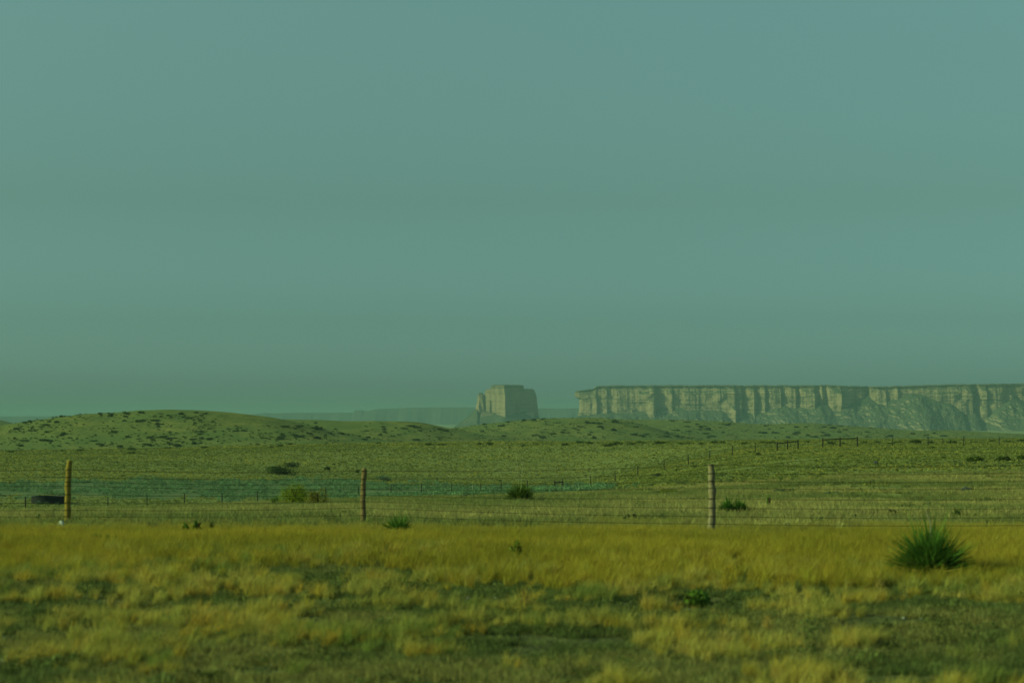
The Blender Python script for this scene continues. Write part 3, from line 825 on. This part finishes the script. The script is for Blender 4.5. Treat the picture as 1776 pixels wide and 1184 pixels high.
for o, lab, px, py in PLACED:
    grp = o['group']; nm, bins = ZONES[grp]
    ys = [p[3] for p in PLACED if p[0]['group'] == grp]
    col_ = next(b for a, b in bins if px < a)
    f = (py - min(ys)) / (max(ys) - min(ys) + 1e-6)
    row = '' if grp == 'bushes along the slope crest' else ROWN[min(3, int(f * 4))]
    cells.setdefault((grp, col_, row), []).append((px, o))
for (grp, col_, row), lst in cells.items():
    nm = ZONES[grp][0]; lst.sort(key=lambda t: t[0])
    kind_ = {'tussocks on the near slope': 'dark tussock', 'bushes along the slope crest': 'round olive bush'}.get(grp, 'dark shrub')
    for k, (px, o) in enumerate(lst):
        w = ('only ' if len(lst) == 1 else ORD[min(k, 15)] + ' ') + kind_
        o['label'] = (w + ' on the ' + (row + ' ' if row else '') + nm + ', ' + col_)

# distinct plants -----------------------------------------------------------------
def bush(px, py, wpx, hpx, col, label, cat='bush', name='bush', n=900, seed=1, lumps=8, dmin=10, leaf=0.05, twig=True):
    p = hit(px, py, dmin)
    d = p[1]; W = wpx / F * d; Hh = hpx / F * d
    root = empty(name, p)
    V, T, h = leaf_clump(n, W * 0.50, Hh * 1.02, leaf, seed, lumps=lumps, hue=.4)
    link('foliage', mk_mesh('foliage', V, T, np.clip(np.array(col)[None] * h[:, None], 0, 1)), M_LEAF, root)
    g = Geo(); r = random.Random(seed)
    for k in range(12):
        a = r.uniform(0, 6.28); q = r.uniform(.1, .75) * W * .5
        g.tube([(0, 0, -0.05), (math.cos(a) * q * .5, math.sin(a) * q * .5, Hh * .35), (math.cos(a) * q, math.sin(a) * q, Hh * .75)], [0.02 + W * .004, 0.014, 0.006], 5, (0.12, 0.08, 0.04))
    link('stem', g.mesh('stem'), M_LEAF, root)
    tag(root, label, cat)
    return root, p, W, Hh
bush(508, 878, 58, 40, (0.20, 0.24, 0.018), 'wide yellow green rabbitbrush left of the middle fence post', n=3200, seed=401, dmin=45, lumps=14)
bush(550, 878, 46, 32, (0.19, 0.17, 0.03), 'brownish half of the wide bush nearest the middle fence post', n=1500, seed=402, dmin=45)
bush(476, 877, 18, 18, (0.10, 0.18, 0.03), 'small dark green bush at the left foot of the wide yellow bush', n=400, seed=403, dmin=45)
bush(490, 822, 62, 16, (0.045, 0.07, 0.02), 'broad dark green thicket on the slope above the sage flat', 'thicket', n=1500, seed=404, lumps=12, leaf=.2)
bush(505, 810, 30, 9, (0.05, 0.07, 0.025), 'dark bush on the upper edge of the broad thicket', n=500, seed=405, leaf=.2)
bush(567, 815, 11, 7, (0.04, 0.065, 0.02), 'single dark round bush right of the broad thicket', n=300, seed=406, leaf=.15)
bush(620, 820, 8, 6, (0.04, 0.065, 0.02), 'little dark bush beside the top of the middle fence post', n=250, seed=407, leaf=.12)
bush(668, 834, 36, 9, (0.055, 0.10, 0.075), 'blue green sage clump right of the middle fence post', n=700, seed=408, leaf=.12)
bush(818, 864, 30, 9, (0.075, 0.115, 0.075), 'grey green sage clump left of the central yucca', n=700, seed=409, dmin=60, leaf=.07)
bush(1350, 856, 28, 8, (0.06, 0.105, 0.07), 'blue green sage clump on the bare slope right of the pale fence post', n=600, seed=410, leaf=.07)
bush(1443, 860, 30, 9, (0.07, 0.115, 0.075), 'second blue green sage clump along the bare slope', n=600, seed=411, leaf=.07)
bush(1692, 800, 34, 9, (0.075, 0.105, 0.02), 'wide bright green bush high on the right slope', n=700, seed=412, leaf=.12)
bush(1740, 799, 22, 9, (0.065, 0.09, 0.02), 'rounder green bush high on the right slope near the frame edge', n=600, seed=413, leaf=.12)
bush(1768, 797, 18, 8, (0.07, 0.10, 0.02), 'green bush cut by the right edge of the view on the slope', n=500, seed=414, leaf=.12)
bush(1150, 858, 56, 10, (0.13, 0.15, 0.02), 'yellow green low bush at the right end of the sage flat', n=700, seed=415, dmin=60, leaf=.06)
bush(1315, 790, 1 * 14, 6, (0.045, 0.06, 0.02), 'dark tussock just below the second fence on the right slope', n=200, seed=416, leaf=.1)
bush(1140, 826, 16, 6, (0.06, 0.08, 0.045), 'grey bush beneath the climbing part of the second fence', n=250, seed=417, leaf=.1)
# leafy weeds in the golden band
def weed(px, py, wpx, hpx, col, label, seed, dmin=10, n=160, leaf=.045):
    return bush(px, py, wpx * 1.15, hpx * 1.7, tuple(v * 1.2 for v in col), label, 'weed', 'weed', n=n, seed=seed, lumps=4, leaf=leaf, dmin=dmin)
weed(342, 926, 13, 15, (0.035, 0.10, 0.012), 'dark green broad leaved weed standing in the golden grass', 421)
weed(322, 926, 12, 10, (0.05, 0.12, 0.015), 'lower green weed just left of the broad leaved one', 422)
weed(366, 924, 7, 12, (0.06, 0.11, 0.015), 'thin green weed right of the broad leaved one', 423)
weed(165, 948, 22, 14, (0.07, 0.13, 0.02), 'loose bright weed in the grass right of the yellow post', 424)
weed(193, 948, 22, 14, (0.06, 0.12, 0.02), 'second loose bright weed a step further right', 425)
weed(1334, 882, 7, 15, (0.05, 0.13, 0.012), 'small upright green sprout behind the fence wires', 426, dmin=41)
weed(1200, 1052, 56, 17, (0.11, 0.18, 0.03), 'bright green leafy clump low in the middle of the verge', 427, n=900)
weed(895, 975, 26, 22, (0.10, 0.14, 0.02), 'yellow green weed in the grass below the central yucca', 428, n=200)

# yuccas ---------------------------------------------------------------------------
def yucca(px, py, wpx, hpx, label, seed, n=260, col=(0.085, 0.165, 0.028), dead=60, stalk=0, sh=1.9, dmin=10, wid=0.012, deadcol=(0.30, 0.24, 0.05)):
    p = hit(px, py, dmin); d = p[1]; W = wpx / F * d / 2; Hh = hpx / F * d
    root = empty('yucca', p)
    r = np.random.default_rng(seed)
    def leaves(n, emin, emax, lmul, c, wd):
        az = r.uniform(0, 2 * np.pi, n); el = np.arcsin(np.clip(r.uniform(math.sin(emin), math.sin(emax), n), -1, 1))
        L = (1 / np.sqrt((np.cos(el) / W) ** 2 + (np.sin(el) / Hh) ** 2)) * r.uniform(.5, 1.12, n) * (1 + .14 * np.sin(az * 3 + seed)) * lmul
        D = np.stack([np.cos(az) * np.cos(el), np.sin(az) * np.cos(el), np.sin(el)], -1)
        side = np.cross(D, np.array([0, 0, 1.0])); side /= np.linalg.norm(side, axis=1)[:, None] + 1e-6
        up = np.cross(side, D); tw = r.uniform(-1, 1, n)[:, None]; side = side * np.cos(tw) + up * np.sin(tw)
        b = np.stack([r.normal(0, W * .10, n), r.normal(0, W * .10, n), np.abs(r.normal(0, Hh * .10, n))], -1)
        sag = np.array([0, 0, -1.0]) * (L * 0.06)[:, None]
        V = np.stack([b - side * wd * .4, b + side * wd * .4, b + D * (L * .45)[:, None] - side * wd * .5, b + D * (L * .45)[:, None] + side * wd * .5, b + D * L[:, None] + sag], 1).reshape(-1, 3)
        k = np.arange(n)[:, None] * 5
        T = np.concatenate([k + [0, 1, 3], k + [0, 3, 2], k + [2, 3, 4]])
        cc = np.repeat(np.array(c)[None] * r.uniform(.6, 1.5, (n, 1)), 5, axis=0)
        return V, T, cc
    V, T, c_ = leaves(n, 0.10, 1.5, 1.0, col, wid)
    link('leaves', mk_mesh('leaves', V, T, np.clip(c_, 0, 1)), M_LEAF, root)
    V, T, c_ = leaves(dead, -0.12, 0.30, 1.0, deadcol, wid * .8)
    V[:, 2] = np.maximum(V[:, 2], -0.03)
    tag(link('dead_leaves', mk_mesh('dead_leaves', V, T, np.clip(c_, 0, 1)), M_LEAF, root), 'straw coloured dry leaves at the base')
    g = Geo()
    for k in range(stalk):
        hx = (k - (stalk - 1) / 2) * 0.18
        g.tube([(hx * .2, 0, 0), (hx * .5 + .0, .0, Hh * .9), (hx, 0, Hh * sh * .8), (hx - .06, 0, Hh * sh)], [0.011, 0.010, 0.009, 0.005], 6, (0.40, 0.37, 0.24))
    if stalk: link('stalk', g.mesh('stalk'), M_LEAF, root)
    return tag(root, label, 'yucca')
yucca(1615, 1004, 156, 112, 'largest spiky dark green yucca in the verge at lower right', 431, n=1700, dead=420, stalk=1, wid=0.021, sh=1.05)
yucca(902, 871, 62, 40, 'spiky green yucca at the edge of the sage flat with two dry stalks', 432, n=800, dead=90, stalk=2, dmin=50, wid=0.034, col=(0.09, 0.14, 0.022))
yucca(690, 927, 60, 38, 'small spiky yucca in the golden grass right of the middle post', 433, n=560, dead=90, wid=0.022)
yucca(1262, 893, 34, 36, 'green yucca behind the wires just right of the pale post', 434, n=800, dead=40, dmin=41, wid=0.024, col=(0.06, 0.14, 0.022))
yucca(1284, 893, 34, 30, 'darker twin of the yucca behind the wires, on its right side', 435, n=800, dead=30, dmin=41, wid=0.024)
yucca(1660, 897, 40, 22, 'half hidden dull yucca behind the fence near the right edge', 436, n=150, dead=90, dmin=41, wid=0.014, col=(0.07, 0.11, 0.03))

# ------------------------------------------------------------------ fences
def copy_tree(o, loc, parent=None):
    c = o.copy(); COL.objects.link(c); c.parent = parent; c.location = loc
    return c

def post_geo(h, r0, r1, lean=(0, 0), seed=1, seg=16, knots=True):
    g = Geo(); random.seed(seed)
    zs = np.linspace(-0.25, h, 34); ph = [random.uniform(0, 6) for _ in range(4)]
    P = [(lean[0] * max(z, 0) / h + 0.012 * math.sin(z * 4 + ph[0]) + 0.004 * math.sin(z * 17 + ph[1]), lean[1] * max(z, 0) / h, z) for z in zs]
    R = [r0 + (r1 - r0) * max(z, 0) / h + 0.0035 * math.sin(z * 23 + ph[2]) + (0.010 if math.sin(z * 9 + ph[3]) > .93 else 0) for z in zs]
    R[-1] *= 0.86
    g.tube(P, R, seg, jitter=0.12)
    return g.mesh('fence_post', True)

# near fence: posts at photo columns
near_posts = [(-400, 912, 39.8, 1.25, 0.07, M_POST_B, 0.0, None),
              (115.5, 914, 39.0, 1.30, 0.060, M_POST_Y, 0.05, 'yellowish sunlit post leaning slightly right'),
              (629.5, 910, 38.6, 1.17, 0.052, M_POST_B, 0.02, 'darker brown weathered post with notched sides'),
              (1234.5, 921, 34.6, 1.25, 0.062, M_POST_P, 0.0, 'bleached grey post, rusty brown near the grass'),
              (1900, 925, 33.4, 1.25, 0.075, M_POST_B, 0.0, None)]
fence = tag(empty('wire_fence', (0, 38, 0)), 'near ranch fence of eight taut wires on round wooden posts', 'fence')
pp = []
for px, py, d, h, r, mt, lean, lab in near_posts:
    x = x_at(px, py, d); z = float(H(x, d))
    o = link('fence_post', post_geo(h, r * 1.06, r * .94, (lean, 0), int(px) % 97), mt, fence, (x, d - 38, z))
    if lab: tag(o, lab)
    # wire staples show as dark notches
    pp.append((x, d, z, h, lean, r, o))
wire_y = {1: [814, 827, 835, 842, 857, 871, 884, 895, 904.5], 2: [816, 830, 839.5, 848, 858, 869, 880, 893, 906], 3: [806, 820.5, 834, 846, 864, 880, 895, 908, 919]}
for k in range(9):
    pts = []
    for i, (x, d, z, h, lean, r, o) in enumerate(pp):
        src = {0: 1, 1: 1, 2: 2, 3: 3, 4: 3}[i]
        py = wire_y[src][k]
        dd = near_posts[src][2]
        zz = float(z_at(py, dd)) + (0.06 if i == 4 else 0)
        pts.append(np.array([x + lean * .5, d - r - 0.004, zz]))
    P = []
    for a, b in zip(pts[:-1], pts[1:]):
        for t in np.linspace(0, 1, 12, endpoint=False):
            q = a * (1 - t) + b * t; q[2] -= 0.05 * math.sin(math.pi * t) * (0.6 if k else 1); P.append(q)
    P.append(pts[-1])
    g = Geo(); g.tube(P, 0.0041 if k else 0.0046, 5)
    w = link('wire', g.mesh('wire'), M_WIRE, fence, (0, -38, 0))
for x, d, z, h, lean, r, o in pp[1:4]:
    g = Geo()
    i = [q[-1] for q in pp].index(o)
    for py in wire_y[i]:
        zz = float(z_at(py, near_posts[i][2])) - z
        if zz < 0.02: continue
        lx = lean * zz / h
        ring = [(lx + (r + .006) * math.cos(a), (r + .006) * math.sin(a), zz + 0.004 * math.sin(3 * a)) for a in np.linspace(math.pi, 2 * math.pi, 9)]
        g.tube(ring, 0.006, 5)
    link('staple', g.mesh('staple'), M_WIRE, o)

# second fence across the flat and up the slope
f2 = tag(empty('wire_fence', (0, 245, -7)), 'distant thin wire fence crossing the flat and climbing the right slope', 'fence')
posts2 = [-30, 44, 118, 187, 255, 320, 385, 447, 508, 565, 622, 678, 731, 783, 834, 869, 915, 1024, 1067, 1106, 1152, 1194, 1231, 1270, 1310, 1548, 1610, 1671, 1733, 1800]
brace_px = {962: 976, 1348: 1384, 1427: 1487}
def fpt(px):
    d = float(fence_d(px)); py = float(fence_y(px)); x = x_at(px, py, d)
    return np.array([x, d, float(H(x, d))])
gp = Geo(); gp.tube([(0, 0, -.3), (0, 0, 1.38)], [0.062, 0.055], 8)
pm = gp.mesh('fence_post', True); pm.materials.append(M_STEEL)
gpb = Geo(); gpb.tube([(0, 0, -.3), (0, 0, 0.7), (0.02, 0, 1.45)], [0.075, 0.07, 0.065], 9)
pmb = gpb.mesh('fence_post', True); pmb.materials.append(M_DARKWOOD)
for i, px in enumerate(posts2):
    q = fpt(px)
    o = link('fence_post', pm if px != 44 else pmb, None, f2, (q[0], q[1] - 245, q[2] + 7))
    o.scale = (1, 1, random.uniform(.92, 1.08)); o.rotation_euler = (random.uniform(-.03, .03), random.uniform(-.03, .03), 0)
allpx = sorted(posts2 + [962, 976, 1348, 1366, 1384, 1427, 1457, 1487])
for hgt in (0.35, 0.65, 0.95, 1.25):
    g = Geo(); g.tube([fpt(p) + (0, -.055, hgt) for p in allpx], 0.006, 4)
    link('wire', g.mesh('wire'), M_WIRE, f2, (0, -245, 7))

def brace(pxs, hs, label, drop=0.12, diag=True):
    c0 = fpt(pxs[0])
    root = tag(empty('fence_brace', tuple(c0)), label, 'fence brace')
    tops = []
    for k, px in enumerate(pxs):
        q = fpt(px) - c0
        g = Geo(); g.tube([(q[0], q[1], q[2] - .3), (q[0], q[1], q[2] + hs[k] * .5), (q[0] + .01, q[1], q[2] + hs[k])], [.10, .095, .085], 10, jitter=.05)
        link('post', g.mesh('post', True), M_DARKWOOD, root)
        tops.append(q + (0, -.13, hs[k] - 0.28))
    for a, b in zip(tops[:-1], tops[1:]):
        g = Geo(); g.tube([a + (-.05, 0, 0), (a + b) / 2 + (0, 0, -.01), b + (.05, 0, 0)], [.085, .075, .07], 8, jitter=.06)
        link('rail', g.mesh('rail', True), M_DARKWOOD, root)
    if diag:
        for a, b in zip(tops[:-1], tops[1:]):
            m_ = a * .45 + b * .55
            g = Geo(); g.tube([m_ + (0, 0, -1.0), m_ + ((b - a) * .25) + (0, 0, -.05)], .018, 5)
            link('brace_wire', g.mesh('brace_wire'), M_WIRE, root)
brace([962, 976 + 0], [1.15, 1.15], 'small dark H shaped fence brace in the sage flat', diag=False)
brace([1348, 1366, 1384], [1.35, 1.45, 1.5], 'shorter dark three post rail brace, left one of the pair on the slope')
brace([1427, 1457, 1487], [1.45, 1.55, 1.6], 'longer dark three post rail brace with slanting struts on the slope')

# ------------------------------------------------------------------ tank and small things
p = hit(90, 880, 45)
td = fpt(90)
tk_d = td[1] + 12; tx = x_at(84, 880, tk_d)
tw = 29.0 / F * tk_d
tz = float(H(tx, tk_d))
root = tag(empty('stock_tank', (tx, tk_d, tz)), 'low round black stock tank behind the yellow fence post', 'stock tank')
seg = 40; R = tw; hh = 0.86
V = []; T = []
prof = [(R, -.3), (R, hh - .08), (R + .05, hh - .06), (R + .05, hh), (R - .14, hh), (R - .16, hh - .1), (R - .16, 0.1)]
for r_, z_ in prof:
    for k in range(seg):
        a = 2 * math.pi * k / seg; V.append((r_ * math.cos(a), r_ * math.sin(a), z_))
for i in range(len(prof) - 1):
    for k in range(seg):
        a0 = i * seg + k; a1 = i * seg + (k + 1) % seg
        T += [(a0, a1, a1 + seg), (a0, a1 + seg, a0 + seg)]
link('tank_wall', mk_mesh('tank_wall', V, T, smooth=False), M_TANK, root)
V = [(0, 0, hh - .25)] + [((R - .15) * math.cos(2 * math.pi * k / seg), (R - .15) * math.sin(2 * math.pi * k / seg), hh - .25) for k in range(seg)]
T = [(0, 1 + k, 1 + (k + 1) % seg) for k in range(seg)]
link('water', mk_mesh('water', V, T), M_WATER, root)
for k, (px, w) in enumerate(((68, 12), (79, 11), (99, 7))):
    q = float(tk_d - R - .6)
    X = x_at(px, 880, q); rt = empty('weed', (X, q, float(H(X, q))))
    V, T, h = leaf_clump(150, w / F * q * .55, .42, .12, 450 + k, lumps=3)
    link('foliage', mk_mesh('foliage', V, T, np.clip(np.array((0.08, 0.14, 0.08))[None] * h[:, None], 0, 1)), M_LEAF, rt)
    tag(rt, ('pale green weed in front of the left end of the black tank', 'taller pale weed in front of the middle of the black tank', 'small weed in front of the right half of the black tank')[k], 'weed')

def rock(px, py, wpx, hpx, mat, label, seed, dmin=10, name='rock', sink=0.1):
    import bmesh
    p = hit(px, py, dmin); d = p[1]
    bm = bmesh.new(); bmesh.ops.create_icosphere(bm, subdivisions=3, radius=1)
    W = wpx / F * d / 2; Hh = hpx / F * d
    for v in bm.verts:
        c = v.co; n = float(fbm(np.array([c.x * 2 + seed]), np.array([c.y * 2 + c.z * 1.7]), 1.0, 3, seed)[0])
        v.co = c * (1 + .38 * n)
        v.co = Vector((round(v.co.x * 5) / 5 * .3 + v.co.x * .7, v.co.y, v.co.z))
        v.co = Vector((v.co.x * W, v.co.y * W * .8, max(v.co.z, -.4) * Hh * .8))
    me = bpy.data.meshes.new(name); bm.to_mesh(me); bm.free(); me.shade_flat()
    return tag(link(name, me, mat, None, (p[0], p[1], p[2] + Hh * .15)), label, 'rock')
rock(105, 917, 14, 13, M_WHITE, 'pale white rock at the foot of the yellow fence post', 3)
rock(1566, 903, 14, 10, M_STONE, 'rusty brown rock behind the wires near the largest yucca', 5, 41)
rock(1556, 907, 10, 8, M_STONE, 'smaller tan rock touching the rusty brown one', 6, 41)
rock(1543, 907, 9, 5, M_STONE, 'flat tan rock left of the rusty brown one', 7, 41)
rock(1676, 851, 22, 7, M_GREYSTONE, 'grey boulder on the bare slope at right', 8, 41)
rock(1648, 851, 12, 4, M_GREYSTONE, 'low grey stone left of the grey boulder', 9, 41)
rock(1519, 804, 9, 5, M_GREYSTONE, 'dark grey stone high on the right slope', 10, 41)
rock(1530, 806, 6, 3, M_GREYSTONE, 'smaller dark stone beside the one high on the slope', 11, 41)
# leaning pale stake in the sage
p = hit(818, 853, 60); g = Geo(); s_ = p[1] / F
g.tube([(0, 0, -.1), (2.2 * s_, 0, 13 * s_)], [.035, .02], 6, (0.6, 0.6, 0.5)); g.tube([(6 * s_, 0, -.1), (5.5 * s_, 0, 4 * s_)], [.06, .03], 6, (0.6, 0.6, 0.5))
tag(link('stake', g.mesh('stake'), M_LEAF, None, p), 'thin pale leaning stake in the sage left of the central yucca', 'stake')

# pebbles on the bare ground
x, y = area_points(1500, 11.5, 26)
keep = fbm(x, y, 3.0, 3, 601) > 0.05; x, y = x[keep], y[keep]
def pebble(seed):
    r = np.random.default_rng(seed); V = np.array([(1, 0, 0), (-1, 0, 0), (0, 1, 0), (0, -1, 0), (0, 0, .7), (0, 0, -.5)], float) * r.uniform(.7, 1.2, (6, 1)) * .025
    return V, np.array([(0, 2, 4), (2, 1, 4), (1, 3, 4), (3, 0, 4), (2, 0, 5), (1, 2, 5), (3, 1, 5), (0, 3, 5)]), np.ones(6)
tag(link("gravel", scatter("gravel", [pebble(i) for i in range(5)], np.stack([x, y, H(x, y) + .01], -1), RNG.uniform(.4, 1.4, len(x)), jitter_col((0.33, 0.33, 0.27), len(x), .3)), M_LEAF), 'scattered pale pebbles on bare patches of the verge', 'gravel', kind='stuff')

# ------------------------------------------------------------------ haze
zlo = float(ZT.min()) - 1.0
import bmesh
bm = bmesh.new(); bmesh.ops.create_cube(bm, size=1.0)
me = bpy.data.meshes.new('haze'); bm.to_mesh(me); bm.free()
zlo = min(zlo, -46.5)
ztop = 92.0
haze = tag(link('haze', me, None, None, (0, 0, (zlo + ztop) / 2)), 'thin pale haze filling the air over the plain', 'haze', kind='stuff')
haze.scale = (52000, 52000, ztop - zlo)
m, nt, n_, l_ = nodes("haze_air")
pv = N(nt, 'ShaderNodeVolumePrincipled'); o_ = N(nt, 'ShaderNodeOutputMaterial')
pv.inputs['Color'].default_value = (0.26, 0.42, 0.475, 1)
pv.inputs['Density'].default_value = 1.35e-4
pv.inputs['Anisotropy'].default_value = 0.0
l_.new(pv.outputs[0], o_.inputs['Volume'])
me.materials.append(m)
